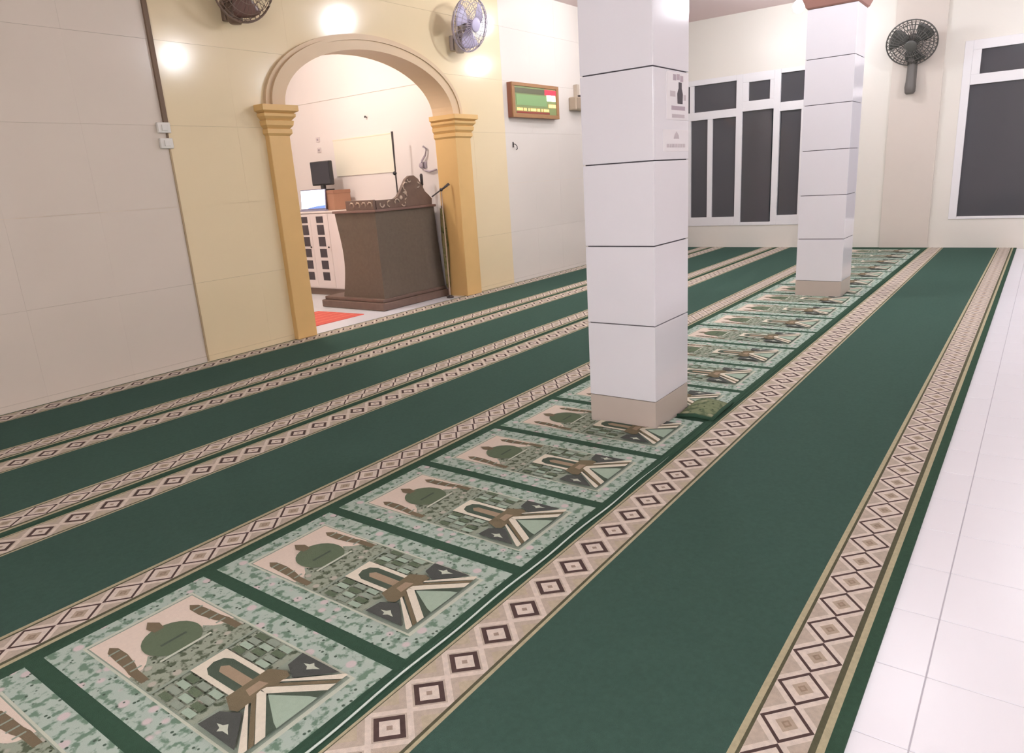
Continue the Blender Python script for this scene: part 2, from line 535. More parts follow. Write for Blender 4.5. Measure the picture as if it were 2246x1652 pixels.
def carpet(dy, label):
    t = thing('carpet_runner', label, 'carpet', (0, dy, 0.003), 0, 'green carpet runners laid in rows')
    T = 0.010
    bx('field', M_green, CX0, CX1, 0.449, 1.07, 0, T, t)
    bx('border', M_b_dia, CX0, CX1, 0.231, 0.449, 0, T, t)['label'] = 'cream border of linked diamonds'
    bx('border', M_b_sq, CX0, CX1, 1.07, 1.272, 0, T, t)['label'] = 'cream border of small dark squares'
    return t
carpet(0.0, 'green carpet runner with cream borders beside the bare white floor tiles')
carpet(2.060, 'green carpet runner just left of the picture panel carpet')
carpet(3.108, 'green carpet runner second from the wall with the arch')
carpet(4.152, 'green carpet runner lying against the wall with the arch')

# ---- runner with prayer panels
def floral(name, base, green, pink, scale):
    m = mat(name, base, 0.95, 0.1, bump=0.4, bscale=500)
    nt = m.node_tree
    N, L = nt.nodes.new, nt.links.new
    tc = N('ShaderNodeTexCoord')
    def mixc(f, a, b_):
        x = N('ShaderNodeMix')
        x.data_type = 'RGBA'
        L(f, x.inputs[0])
        for i, c in ((6, a), (7, b_)):
            if isinstance(c, tuple):
                x.inputs[i].default_value = lin(c)
            else:
                L(c, x.inputs[i])
        return x.outputs[2]
    def step(o, a, b_):
        r = N('ShaderNodeMapRange')
        r.inputs[1].default_value = a
        r.inputs[2].default_value = b_
        L(o, r.inputs[0])
        return r.outputs[0]
    n1 = N('ShaderNodeTexNoise')
    n1.inputs['Scale'].default_value = scale
    n1.inputs['Detail'].default_value = 3
    L(tc.outputs['Object'], n1.inputs['Vector'])
    v = N('ShaderNodeTexVoronoi')
    v.inputs['Scale'].default_value = scale * 0.42
    L(tc.outputs['Object'], v.inputs['Vector'])
    v2 = N('ShaderNodeTexVoronoi')
    v2.inputs['Scale'].default_value = scale * 1.1
    L(tc.outputs['Object'], v2.inputs['Vector'])
    c = mixc(step(n1.outputs[0], 0.50, 0.60), base, green)
    c = mixc(step(v.outputs['Distance'], 0.26, 0.18), c, pink)
    c = mixc(step(v2.outputs['Distance'], 0.20, 0.14), c, tuple(int(q * 0.7) for q in green))
    L(c, nt.nodes['Principled BSDF'].inputs['Base Color'])
    return m
M_floral = floral('mint_floral_weave', (180, 198, 186), (116, 144, 124), (212, 202, 200), 34)
M_town = floral('woven_town', (158, 168, 150), (92, 104, 84), (188, 186, 172), 40)
M_r = {k: mat('weave_' + k, c, 0.95, 0.1, 0.15, 80, 0.4, 500) for k, c in dict(line=(210, 218, 200), sky=(238, 224, 208), dome=(108, 124, 100), mina=(128, 116, 94), cream=(240, 234, 214),
       dark=(86, 100, 86), gold=(172, 154, 130), brown=(128, 118, 94), navy=(88, 92, 88), mint=(176, 198, 178), grey=(158, 172, 156)).items()}
PP = 0.568
MX0 = 1.133
def S_(s):
    return s * PP
def motif_mesh(holes):
    g = G()
    z = [0.0]
    def poly(k, pts, dz=0.0003):
        z[0] += dz
        g.use(M_r[k] if k in M_r else M_town)
        g.flat([(S_(s), t) for s, t in pts], z[0])
    def both(k, pts):
        poly(k, pts)
        z[0] -= 0.0003
        poly(k, [(1.005 - s, t) for s, t in reversed(pts)])
    poly('line', [(0.190, 1.378), (0.815, 1.378), (0.815, 2.198), (0.190, 2.198)])
    poly('grey', [(0.203, 1.392), (0.802, 1.392), (0.802, 2.186), (0.203, 2.186)])
    poly('sky', [(0.210, 1.80), (0.795, 1.80), (0.795, 2.180), (0.210, 2.180)])
    # town silhouette under the domes
    poly('town', [(0.21, 1.60), (0.795, 1.60), (0.795, 1.935), (0.72, 1.94), (0.69, 1.955), (0.66, 1.985), (0.60, 1.94), (0.40, 1.94), (0.35, 1.985), (0.315, 1.955), (0.285, 1.94), (0.21, 1.935)])
    both('mina', [(0.222, 1.88), (0.262, 1.88), (0.268, 1.95), (0.285, 1.985), (0.302, 2.05), (0.300, 2.105), (0.275, 2.13), (0.245, 2.105), (0.238, 2.05), (0.232, 1.985), (0.222, 1.95)])
    for zb in (1.955, 1.995, 2.04, 2.085):
        both('grey', [(0.236, zb), (0.295, zb), (0.295, zb + 0.007), (0.236, zb + 0.007)])
    poly('dome', [(0.5025 + 0.150 * math.cos(a), 2.005 + 0.092 * math.sin(a)) for a in [math.pi * 2 * i / 24 for i in range(24)]])
    poly('mina', [(0.475, 2.08), (0.53, 2.08), (0.54, 2.12), (0.5025, 2.155), (0.465, 2.12)])
    poly('dark', [(0.43, 1.99), (0.575, 1.99), (0.575, 2.0), (0.43, 2.0)])
    poly('line', [(0.36, 1.918), (0.645, 1.918), (0.645, 1.928), (0.36, 1.928)])
    poly('grey', [(0.21, 1.806), (0.795, 1.806), (0.795, 1.816), (0.21, 1.816)])
    # brick checks beside the gate
    for i in range(4):
        for j in range(3):
            kk = ('mint', 'dome', 'grey')[(i + 2 * j) % 3]
            a, c = 0.218 + i * 0.046, 1.625 + j * 0.058
            both(kk, [(a, c), (a + 0.037, c), (a + 0.037, c + 0.046), (a, c + 0.046)])
    # gate
    poly('cream', [(0.402, 1.607), (0.602, 1.607), (0.602, 1.802), (0.402, 1.802)])
    poly('dark', [(0.432, 1.607), (0.572, 1.607), (0.572, 1.74), (0.55, 1.768), (0.5025, 1.778), (0.455, 1.768), (0.432, 1.74)])
    poly('gold', [(0.474, 1.612), (0.53, 1.612), (0.53, 1.725), (0.5025, 1.742), (0.474, 1.725)])
    poly('brown', [(0.36, 1.535), (0.645, 1.535), (0.66, 1.56), (0.62, 1.612), (0.385, 1.612), (0.345, 1.56)])
    poly('gold', [(0.45, 1.56), (0.555, 1.56), (0.54, 1.59), (0.465, 1.59)])
    # lower field: star patches, diverging paths
    both('navy', [(0.640, 1.520), (0.790, 1.425), (0.790, 1.585), (0.690, 1.578)])
    both('line', [(0.715, 1.515), (0.732, 1.524), (0.74, 1.545), (0.75, 1.524), (0.770, 1.519), (0.754, 1.507), (0.753, 1.483), (0.736, 1.500)])
    poly('mint', [(0.5025, 1.52), (0.66, 1.396), (0.345, 1.396)])
    both('dark', [(0.5025, 1.520), (0.535, 1.522), (0.672, 1.396), (0.615, 1.396), (0.60, 1.42)])
    both('cream', [(0.500, 1.553), (0.530, 1.549), (0.725, 1.396), (0.672, 1.396), (0.5025, 1.528)])
    both('brown', [(0.55, 1.535), (0.575, 1.535), (0.758, 1.396), (0.728, 1.396)])
    both('cream', [(0.590, 1.535), (0.606, 1.535), (0.797, 1.404), (0.797, 1.396), (0.762, 1.396)])
    me = g.mesh('motif')
    if holes:
        cut(me, holes)
    return me
def cut(me, holes):
    bm = bmesh.new()
    bm.from_mesh(me)
    for (a, b, c, d) in holes:
        for co, no in (((a, 0, 0), (1, 0, 0)), ((b, 0, 0), (1, 0, 0)), ((0, c, 0), (0, 1, 0)), ((0, d, 0), (0, 1, 0))):
            bmesh.ops.bisect_plane(bm, geom=bm.verts[:] + bm.edges[:] + bm.faces[:], plane_co=co, plane_no=no)
        dead = [f for f in bm.faces if a < f.calc_center_median().x < b and c < f.calc_center_median().y < d]
        bmesh.ops.delete(bm, geom=dead, context='FACES')
    bm.to_mesh(me)
    bm.free()
def panel_mesh(holes):
    g = G().use(M_floral)
    g.flat([(S_(0.045), 1.316), (S_(0.955), 1.316), (S_(0.955), 2.262), (S_(0.045), 2.262)], 0.0)
    me = g.mesh('panel')
    if holes:
        cut(me, holes)
    return me
HOLES = [(3.160, 3.581, 1.480, 1.872), (7.302, 7.718, 1.484, 1.918)]
rug = thing('carpet_runner', 'pale mint carpet runner woven with a row of mosque picture panels', 'carpet', (0, 0, 0.003))
g = G()
xs = [CX0, HOLES[0][0], HOLES[0][1], HOLES[1][0], HOLES[1][1], CX1]
RY0, RY1, RZ = 1.2735, 2.300, 0.0125
for i in range(5):
    if i in (1, 3):
        h = HOLES[0 if i == 1 else 1]
        g.box(xs[i], xs[i + 1], RY0, h[2], 0, RZ)
        g.box(xs[i], xs[i + 1], h[3], RY1 - 0.012, 0, RZ)
    else:
        g.box(xs[i], xs[i + 1], RY0, RY1 - 0.012, 0, RZ)
g.obj('backing', M_green_edge, rug)
pm, mm = panel_mesh(None), motif_mesh(None)
for k in range(-4, 19):
    x = MX0 + k * PP
    if x < CX0 or x + PP > CX1 + 0.02:
        continue
    hl = [(a - x, b - x, c, d) for a, b, c, d in HOLES if b > x and a < x + PP]
    p = link('panel', panel_mesh(hl) if hl else pm, rug, (x, 0, RZ + 0.0006))
    link('motif', motif_mesh(hl) if hl else mm, p, (0, 0, 0.0003))
# pale rolled edge along the right side, fading out under the pillar
pts, rad = [], []
for i in range(60):
    x = 0.2 + i * 0.045
    pts.append((x, 1.2775 + 0.002 * math.sin(x * 5.1) + 0.003 * math.sin(x * 13), RZ + 0.004 + 0.001 * math.sin(x * 7)))
    rad.append(0.0034 * min(1, (60 - i) / 14.0))
G().tube(pts, 0.004, 6, radii=rad).obj('edge_binding', mat('pale_binding', (206, 220, 212), 0.6, 0.4), rug, smooth=True)
pts = [(x0_ * 0.09 - 0.5, 1.294 + 0.003 * math.sin(x0_ * 0.9), RZ - 0.004) for x0_ in range(130)]
G().tube(pts, 0.010, 6).obj('edge_roll', M_green_edge, rug, smooth=True)
# folded-over flap beside the near pillar
g = G().use(floral('flap_back', (128, 138, 106), (92, 106, 80), (156, 158, 130), 26))
n = 8
for a, b, zz in ((0, 1, 0.0),):
    vs_, fs = [], []
    for i in range(n + 1):
        for j in range(n + 1):
            u, v = i / n, j / n
            vs_.append((3.42 + 0.30 * u + 0.03 * v, 1.285 + 0.19 * v + 0.01 * u, RZ + 0.004 + 0.022 * math.sin(math.pi * v * 0.9) * (0.4 + 0.6 * math.sin(math.pi * u))))
    for i in range(n):
        for j in range(n):
            q = i * (n + 1) + j
            fs.append((q, q + 1, q + n + 2, q + n + 1))
    g.add(vs_, fs)
fl = g.obj('folded_flap', None, rug, smooth=True)
md = fl.modifiers.new('thickness', 'SOLIDIFY')
md.thickness = 0.006
G().tube([(3.40, 1.47, RZ + 0.008), (3.41, 1.38, RZ + 0.02), (3.42, 1.285, RZ + 0.008), (3.56, 1.283, RZ + 0.018), (3.73, 1.29, RZ + 0.008)], 0.011, 6).obj('flap_edge', M_green_edge, rug, smooth=True)

# ================================================================ THINGS ON THE FRONT WALL
# cable duct and switches by the yellow tiles
cd = thing('cable_duct', 'thin brown cable duct running down the wall beside the yellow tiles', 'cable duct', (3.05, QY, 0))
bx('duct', mat('brown_duct', (120, 98, 78), 0.6), -0.018, 0.018, -0.022, 0, 1.87, CZ, cd, 0.003)
bx('cable', mat('tan_cable', (178, 156, 122), 0.6), -0.007, 0.007, -0.009, 0, 0.02, 1.69, cd, 0.002)
bx('joiner', mat('brown_duct', (120, 98, 78)), -0.008, 0.008, -0.010, 0, 1.76, 1.82, cd, 0.002)
for z, lab in ((1.842, 'small white wall switch on the cable duct, upper of two'), (1.730, 'small white wall switch on the cable duct, lower of two')):
    sw = thing('wall_switch', lab, 'switch', (3.025, QY, z), 0, 'switches on the cable duct')
    bx('plate', M_white_plastic, -0.05, 0.05, -0.028, 0, -0.038, 0.038, sw, 0.006)
    bx('rocker', M_white_plastic, -0.022, 0.022, -0.036, -0.028, -0.022, 0.022, sw, 0.003)

# digital prayer clock
ck = thing('digital_clock', 'wide brown framed digital clock with green face and glowing red digits', 'clock', (7.98, QY, 2.04))
M_cf = mat('clock_wood', (172, 128, 88), 0.45, 0.4, 0.15, 12)
HX, CH, CD = 0.525, 0.405, 0.075
bx('case', mat('clock_case', (150, 96, 74), 0.5), -HX, HX, -CD + 0.012, 0, 0, CH, ck, 0.004)
for a, b, c, d in ((-HX, HX, 0, 0.045), (-HX, HX, CH - 0.04, CH), (-HX, -HX + 0.055, 0.045, CH - 0.04), (HX - 0.055, HX, 0.045, CH - 0.04)):
    bx('frame', M_cf, a, b, -CD - 0.006, -CD + 0.014, c, d, ck, 0.003)
bx('face', mat('clock_face', (142, 158, 104), 0.3, 0.5, 0.1, 10), -HX + 0.055, HX - 0.055, -CD + 0.004, -CD + 0.012, 0.045, CH - 0.04, ck)
bx('header', mat('clock_header', (104, 104, 78), 0.4), -HX + 0.07, 0.20, -CD + 0.002, -CD + 0.004, 0.285, 0.345, ck)
bx('green_panel', mat('clock_green', (140, 176, 118), 0.4), -HX + 0.09, 0.24, -CD + 0.002, -CD + 0.004, 0.145, 0.27, ck)
M_red = mat('red_led', (200, 40, 50), 0.4, emit=(255, 50, 70), estr=1.2)
M_wled = mat('white_led', (255, 250, 240), 0.4, emit=(255, 245, 235), estr=4.0)
M_oled = mat('orange_led', (240, 150, 90), 0.4, emit=(255, 165, 100), estr=2.2)
bx('red_panel', M_red, 0.20, HX - 0.06, -CD + 0.001, -CD + 0.004, 0.285, 0.350, ck)
bx('lit_digit', M_wled, 0.245, 0.345, -CD - 0.001, -CD + 0.001, 0.215, 0.285, ck)
bx('lit_digit', M_wled, 0.355, 0.445, -CD - 0.001, -CD + 0.001, 0.215, 0.285, ck)
bx('lit_digit', M_oled, 0.28, 0.36, -CD - 0.001, -CD + 0.002, 0.135, 0.175, ck)
bx('lit_digit', M_oled, 0.37, 0.45, -CD - 0.001, -CD + 0.002, 0.135, 0.175, ck)
for i in range(5):
    x = -0.43 + i * 0.148
    for q in range(4):
        if q == 2 and i % 2:
            continue
        bx('lit_digit', M_oled, x + q * 0.032, x + q * 0.032 + 0.022, -CD - 0.001, -CD + 0.002, 0.082, 0.112, ck)
bx('red_strip', mat('red_trim', (150, 66, 56), 0.5), -HX + 0.08, 0.30, -CD + 0.001, -CD + 0.004, 0.050, 0.072, ck)

# small hook under the clock
hk = thing('wall_hook', 'tiny dark hook on the wall below the clock', 'hook', (7.52, QY, 1.70))
bx('plate', M_dark_metal, -0.012, 0.012, -0.006, 0, -0.01, 0.055, hk, 0.002)
G().tube([(0, -0.006, 0.03), (0.01, -0.03, 0.025), (0.02, -0.045, -0.0), (0.03, -0.04, -0.03), (0.035, -0.02, -0.04)], 0.006, 6).obj('hook', M_dark_metal, hk, smooth=True)

# beige loudspeaker half hidden behind the near pillar
sp = thing('loudspeaker', 'beige loudspeaker on the wall peeping out behind the foreground pillar', 'loudspeaker', (9.05, QY, 2.17))
M_sp = mat('beige_speaker', (190, 172, 150), 0.6, 0.3, 0.1, 10)
bx('cabinet', M_sp, -0.17, 0.17, -0.12, 0, 0, 0.17, sp, 0.015)
bx('grille', mat('speaker_grille', (170, 152, 132), 0.8, bump=0.5, bscale=300), -0.15, 0.15, -0.127, -0.12, 0.015, 0.155, sp, 0.003)
bx('bracket', mat('speaker_bracket', (196, 182, 164), 0.6), -0.03, 0.03, -0.06, 0, 0.17, 0.34, sp, 0.004)
bx('knob', M_dark_metal, -0.02, 0.02, -0.10, -0.05, 0.17, 0.20, sp, 0.004)

# ---- fans
def fan(label, loc, rz, tilt, cage, blade, body, R=0.27, long_body=False, cat='fan'):
    """wall fan: local -y is the blowing direction, wall plane at y=0"""
    t = thing('wall_fan', label, cat, loc, rz, 'wall fans')
    mc = mat('fan_cage_%d_%d_%d' % cage, cage, 0.4, 0.5)
    mb = mat('fan_blade_%d_%d_%d' % blade, blade, 0.35, 0.5)
    mo = mat('fan_body_%d_%d_%d' % body, body, 0.45, 0.5)
    hc = Vector((0, -0.26, 0))           # hub centre
    T = Matrix.Translation(hc) @ Matrix.Rotation(tilt, 4, 'X') @ Matrix.Rotation(math.radians(90), 4, 'X')
    # wall body below the head
    bl = 0.62 if long_body else 0.26
    g = G()
    g.lathe([(0.045, -bl), (0.062, -bl + 0.02), (0.07, -bl + 0.09), (0.06, -bl + 0.16), (0.05, -0.24 if long_body else -0.12), (0.068, -0.16 if long_body else -0.1), (0.05, -0.06)], 16, Matrix.Translation((0, -0.10, 0)) @ Matrix.Diagonal((1, 0.75, 1, 1)))
    g.obj('body', mo, t, smooth=True)
    bx('wall_plate', mo, -0.055, 0.055, -0.05, 0, -bl + 0.03, -0.08, t, 0.008)
    G().tube([(0, -0.10, -0.08), (0, -0.12, -0.02), (0, -0.17, 0.0)], 0.03, 10).obj('neck', mo, t, smooth=True)
    G().lathe([(0.02, -0.14), (0.06, -0.13), (0.08, -0.10), (0.085, -0.05), (0.07, -0.035)], 20, T).obj('motor', mo, t, smooth=True)
    def ring(r, z, rad=0.0035):
        return [T @ Vector((r * math.cos(2 * math.pi * i / 36), r * math.sin(2 * math.pi * i / 36), z)) for i in range(36)], rad
    for nm, zf in (('rear_guard', -1), ('front_guard', 1)):
        g = G()
        prof = [(0.07, 0.085), (0.14, 0.082), (0.21, 0.066), (0.255, 0.035), (R, 0.0)]
        for r, z in prof[:-1]:
            p, rad = ring(r, zf * z)
            g.tube(p, 0.0042 if long_body else 0.0028, 5, True)
        if zf > 0:
            p, rad = ring(R, 0)
            g.tube(p, 0.009, 6, True)
        for i in range(36):
            a = 2 * math.pi * i / 36
            g.tube([T @ Vector((r * math.cos(a), r * math.sin(a), zf * z)) for r, z in prof], 0.0042 if long_body else 0.0022, 4)
        g.obj(nm, mc, t, smooth=True)
    G().lathe([(0.072, 0.080), (0.072, 0.088), (0.06, 0.095), (0.02, 0.097)], 20, T).obj('badge', mb, t, smooth=True)
    for k in range(3):
        g = G()
        a0 = 2 * math.pi * k / 3 + 0.4
        vs_, fs = [], []
        nr_, na = 6, 6
        for i in range(nr_ + 1):
            r = 0.045 + (R - 0.075) * i / nr_
            span = 0.55 + 0.62 * math.sin(math.pi * (0.15 + 0.62 * i / nr_))
            for j in range(na + 1):
                a = a0 + span * (j / na - 0.5) + 0.35 * i / nr_
                vs_.append(T @ Vector((r * math.cos(a), r * math.sin(a), 0.03 * (j / na - 0.5) * 1.4)))
        for i in range(nr_):
            for j in range(na):
                q = i * (na + 1) + j
                fs.append((q, q + 1, q + na + 2, q + na + 1))
        o = g.add(vs_, fs).obj('blade', mb, t, smooth=True)
        o.modifiers.new('thickness', 'SOLIDIFY').thickness = 0.003
    G().lathe([(0.045, -0.03), (0.05, -0.01), (0.045, 0.03), (0.02, 0.045)], 16, T).obj('hub', mb, t, smooth=True)
    return t
fan('brown wall fan cut off by the top of the picture, left of the arch', (3.73, QY, 2.885), 0, 0.25, (128, 106, 92), (120, 90, 80), (120, 100, 86), 0.27)
fan('pale lavender wall fan high on the wall, right of the arch', (6.50, QY, 2.93), 0, 0.25, (178, 168, 180), (196, 188, 214), (190, 180, 176), 0.27)
fan('dark grey wall fan on the far wall between the two windows', (FX - 0.035, 1.63, 2.70), math.radians(-90), 0.55, (96, 94, 90), (92, 92, 88), (104, 100, 96), 0.30, True)

# ================================================================ NOTICES ON THE NEAR PILLAR
M_paper = mat('white_paper', (244, 240, 242), 0.6, 0.3)
M_ink = mat('pale_purple_ink', (186, 170, 180), 0.7)
M_ink2 = mat('pale_grey_ink', (206, 196, 200), 0.7)
M_inkd = mat('dark_ink', (74, 66, 72), 0.7)
ns = thing('paper_notice', 'tall white paper notice with a dark bottle shape on the foreground pillar', 'notice', (3.44, 1.486, 1.53))
bx('sheet', M_paper, -0.13, 0.13, -0.0015, 0, 0, 0.215, ns)
def ink(m, a, b, c, d, parent):
    bx('print', m, a, b, -0.0022, -0.0015, c, d, parent)
G().prism([(-0.005, 0.075), (0.055, 0.075), (0.058, 0.12), (0.045, 0.145), (0.045, 0.172), (0.008, 0.172), (0.008, 0.145), (-0.008, 0.12)], -0.0024, -0.0015, 'xz').obj('print', M_inkd, ns)
for a, b, c, d in ((-0.055, -0.02, 0.178, 0.205), (-0.012, 0.02, 0.182, 0.208), (0.028, 0.062, 0.176, 0.203)):
    ink(M_ink, a, b, c, d, ns)
ink(M_ink2, -0.09, -0.03, 0.105, 0.130, ns)
ink(M_ink2, 0.068, 0.095, 0.092, 0.118, ns)
ink(M_ink, -0.075, 0.085, 0.045, 0.064, ns)
ink(M_ink2, -0.07, 0.08, 0.010, 0.026, ns)
n2 = thing('paper_notice', 'small white paper notice lower down on the foreground pillar', 'notice', (3.42, 1.486, 1.385))
bx('sheet', M_paper, -0.15, 0.15, -0.0015, 0, 0, 0.10, n2)
G().prism([(-0.03, 0.058), (0.035, 0.058), (0.028, 0.075), (0.004, 0.092), (-0.02, 0.076)], -0.0022, -0.0015, 'xz').obj('print', M_ink2, n2)
for i in range(7):
    ink(M_ink2, -0.11 + i * 0.032, -0.085 + i * 0.032, 0.018, 0.034, n2)

# ================================================================ INSIDE THE NICHE
# pulpit
pu = thing('pulpit', 'dark brown cloth covered pulpit with carved crest standing in the arch', 'pulpit', (5.35, 5.70, 0.004))
def P2(x, y):
    return x - 5.35, y - 5.70
bx('platform', M_wood_carved, -0.05, 1.03, -0.012, 1.02, 0, 0.085, pu, 0.01)
bx('platform', M_wood_carved, -0.02, 1.02, 0.015, 0.99, 0.085, 0.125, pu, 0.008)
# draped body: lower hem spreads, back edge waves
g = G()
lv = []
for i in range(15):
    z = 0.125 + (1.055 - 0.125) * i / 14
    u = i / 14.0
    fl_ = 0.05 * (1 - u) ** 1.5
    wv = 0.05 * math.sin(math.pi * u) * math.sin(3.1 * u + 0.6)
    lv.append((0.05 - fl_ * 0.5, 0.985 + fl_ * 0.7, 0.065 - fl_ * 0.6, 0.72 - 0.06 * math.sin(math.pi * (1 - u) * 0.9) - wv * 0.4, z))
vs_, fs = [], []
for x0, x1, y0, y1, z in lv:
    for i in range(9):
        vs_.append((x0 + (x1 - x0) * i / 8, y0 + 0.004 * math.sin(i * 2.2 + z * 2), z))
    vs_.append((x1, y1, z))
    for i in range(1, 9):
        vs_.append((x1 + (x0 - x1) * i / 8, y1, z))
    vs_.append((x0 + 0.004, (y0 + y1) / 2, z))
K = 19
for i in range(len(lv) - 1):
    for j in range(K):
        fs.append((i * K + j, i * K + (j + 1) % K, (i + 1) * K + (j + 1) % K, (i + 1) * K + j))
fs += [tuple(reversed(range(K))), tuple(range((len(lv) - 1) * K, len(lv) * K))]
g.add(vs_, fs).obj('cloth_body', M_wood_dark, pu)
bx('top_ledge', mat('ledge_brown', (134, 106, 96), 0.5, 0.4, 0.1, 10), 0.03, 1.0, 0.04, 0.74, 1.055, 1.082, pu, 0.006)
# carved rails on the top
M_fleck = mat('pale_carving', (206, 186, 168), 0.6, 0.3, 0.1, 20)
rl = bx('carved_rail', M_wood_carved, 0.05, 0.085, 0.08, 0.52, 1.082, 1.185, pu, 0.005)
def scroll(parent, pts, r=0.009):
    G().tube(pts, r, 5).obj('scroll', M_fleck, parent, smooth=True)
for k in range(4):
    y = 0.13 + 0.095 * k
    scroll(rl, [(0.048, y + 0.03 * math.cos(a), 1.132 + 0.03 * math.sin(a)) for a in (0.3, 1.2, 2.2, 3.2, 4.0)])
cr_pts = [(0.09, 1.082), (0.97, 1.082), (0.975, 1.15), (0.93, 1.19), (0.87, 1.235), (0.825, 1.31), (0.775, 1.375), (0.71, 1.415), (0.64, 1.415), (0.575, 1.38), (0.525, 1.32), (0.475, 1.255), (0.42, 1.20), (0.36, 1.175), (0.09, 1.178)]
crest = G().prism(cr_pts, 0.075, 0.115, 'xz').obj('carved_crest', M_wood_carved, pu, 0.004)
for cx, cz, rr in ((0.17, 1.13, 0.032), (0.28, 1.13, 0.032), (0.40, 1.14, 0.034), (0.52, 1.20, 0.04), (0.56, 1.30, 0.045), (0.62, 1.37, 0.025), (0.75, 1.31, 0.03), (0.50, 1.12, 0.03)):
    a0 = random.uniform(0, 6)
    scroll(crest, [(cx + rr * math.cos(a0 + a), 0.072, cz + rr * math.sin(a0 + a)) for a in (0, 0.7, 1.4, 2.1, 2.8, 3.5)], 0.008)
for cx, cz in ((0.545, 1.235), (0.47, 1.185)):
    G().sphere((cx, 0.074, cz), 0.024, 10, 6, (1, 0.4, 1)).obj('scroll', M_fleck, crest, smooth=True)

# cabinet along the right wall of the niche
cb = thing('cabinet', 'white cabinet with rows of small dark panes behind the pulpit', 'cabinet', (5.95, 7.40, 0.004))
bx('plinth', mat('brown_plinth', (124, 104, 92), 0.6), 0.03, 0.455, -0.62, 0.80, 0, 0.085, cb, 0.004)
bx('body', mat('cabinet_white', (240, 228, 222), 0.4, 0.4, 0.03, 4), 0.018, 0.462, -0.63, 0.82, 0.085, 1.045, cb, 0.004)
bx('top', mat('cabinet_white', (240, 228, 222)), -0.005, 0.465, -0.64, 0.83, 1.045, 1.07, cb, 0.004)
zr = [(0.925, 1.005), (0.775, 0.90), (0.63, 0.75), (0.49, 0.60), (0.34, 0.45), (0.195, 0.30)]
M_pane = mat('cabinet_dark_pane', (76, 68, 72), 0.2, 0.4)
M_cabdoor = mat('cabinet_door', (240, 228, 224), 0.4, 0.4)
for (a, b, py) in ((0.165, 0.49, (0.215, 0.34)), (-0.18, 0.16, (-0.09, 0.04)), (-0.52, -0.185, None)):
    d = bx('door', M_cabdoor, 0.0, 0.018, a, b, 0.10, 1.035, cb, 0.003)
    for z0, z1 in (zr if py else ()):
        bx('pane', M_pane, -0.003, 0.004, py[0], py[1], z0, z1, d)
    G().sphere((-0.012, a + 0.03, 0.62), 0.012, 10, 6).obj('knob', M_dark_metal, d, smooth=True)

# things on the cabinet
bxo = thing('storage_box', 'tan cardboard box on the white cabinet carrying the black monitor', 'box', (6.16, 7.20, 1.0745))
bx('carton', M_brown_box, -0.12, 0.16, -0.04, 0.44, 0, 0.235, bxo, 0.006)
bx('lid_flap', mat('tan_box_lid', (166, 122, 100), 0.6, 0.3, 0.06, 8), -0.124, 0.164, -0.044, 0.444, 0.20, 0.245, bxo, 0.005)
mo = thing('monitor', 'black desktop monitor standing on the tan box', 'monitor', (6.15, 7.46, 1.3195))
bx('stand_foot', M_black, -0.08, 0.08, -0.12, 0.12, 0, 0.018, mo, 0.006)
bx('stand_neck', M_black, -0.02, 0.02, -0.03, 0.03, 0.018, 0.12, mo, 0.004)
bx('housing', M_black, -0.02, 0.035, -0.185, 0.19, 0.065, 0.36, mo, 0.01)
bx('screen', mat('black_screen', (50, 52, 60), 0.2, 0.5), -0.023, -0.019, -0.17, 0.175, 0.085, 0.345, mo)
lp = thing('laptop', 'open laptop with a bright white screen on the white cabinet', 'laptop', (6.00, 7.52, 1.0745))
bx('base', mat('laptop_grey', (150, 146, 170), 0.4, 0.5), -0.03, 0.03, -0.245, 0.245, 0, 0.018, lp, 0.004)
lid = G().box(-0.006, 0.006, -0.245, 0.245, 0, 0.25).obj('lid', mat('laptop_lid', (126, 120, 146), 0.4, 0.5), lp, 0.003, loc=(0.0, 0, 0.018))
lid.rotation_euler = (0, 0.10, 0)
sc = G().box(-0.0075, -0.006, -0.235, 0.235, 0.012, 0.24).obj('screen', mat('lit_screen', (250, 252, 255), 0.4, emit=(235, 243, 255), estr=1.15), lid)
sc2 = G().prism([(-0.235, 0.012), (0.12, 0.012), (0.06, 0.026), (-0.02, 0.034), (-0.10, 0.044), (-0.235, 0.050)], -0.0085, -0.0075, 'yz').obj('screen_picture', mat('lit_blue', (110, 140, 200), 0.4, emit=(100, 130, 190), estr=0.8), lid)
sc3 = G().prism([(-0.235, 0.050), (-0.10, 0.046), (-0.06, 0.07), (-0.12, 0.095), (-0.235, 0.10)], -0.0085, -0.0075, 'yz').obj('screen_picture', mat('lit_pale', (190, 214, 226), 0.4, emit=(190, 214, 228), estr=0.9), lid)

# yellowish board and small fittings on the right wall of the niche
bd = thing('notice_board', 'pale yellow blank board on the wall behind the pulpit', 'board', (NX1, 6.94, 1.483))
bx('panel', mat('pale_yellow_board', (240, 235, 218), 0.5, 0.3, 0.04, 3), -0.012, 0, -0.535, 0.535, 0, 0.445, bd, 0.002)
bx('edge_strip', mat('board_edge', (236, 228, 204), 0.5), -0.015, 0, -0.54, 0.54, 0.44, 0.452, bd)
for z, lab in ((1.965, 'small grey wall socket above the monitor, upper one'), (1.835, 'small grey wall socket above the monitor, lower one')):
    s_ = thing('wall_socket', lab, 'socket', (NX1, 7.77, z), 0, 'sockets in the niche')
    bx('plate', mat('socket_grey', (216, 204, 204), 0.5), -0.012, 0, -0.035, 0.035, -0.03, 0.03, s_, 0.003)
    bx('insert', mat('socket_dark', (170, 158, 162), 0.5), -0.015, -0.012, -0.015, 0.015, -0.012, 0.012, s_, 0.002)
nl = thing('wall_nail', 'tiny dark nail high on the niche wall', 'nail', (NX1, 6.81, 2.15))
G().tube([(0, 0, 0), (-0.03, 0, 0.004)], 0.006, 8).obj('shank', M_dark_metal, nl)
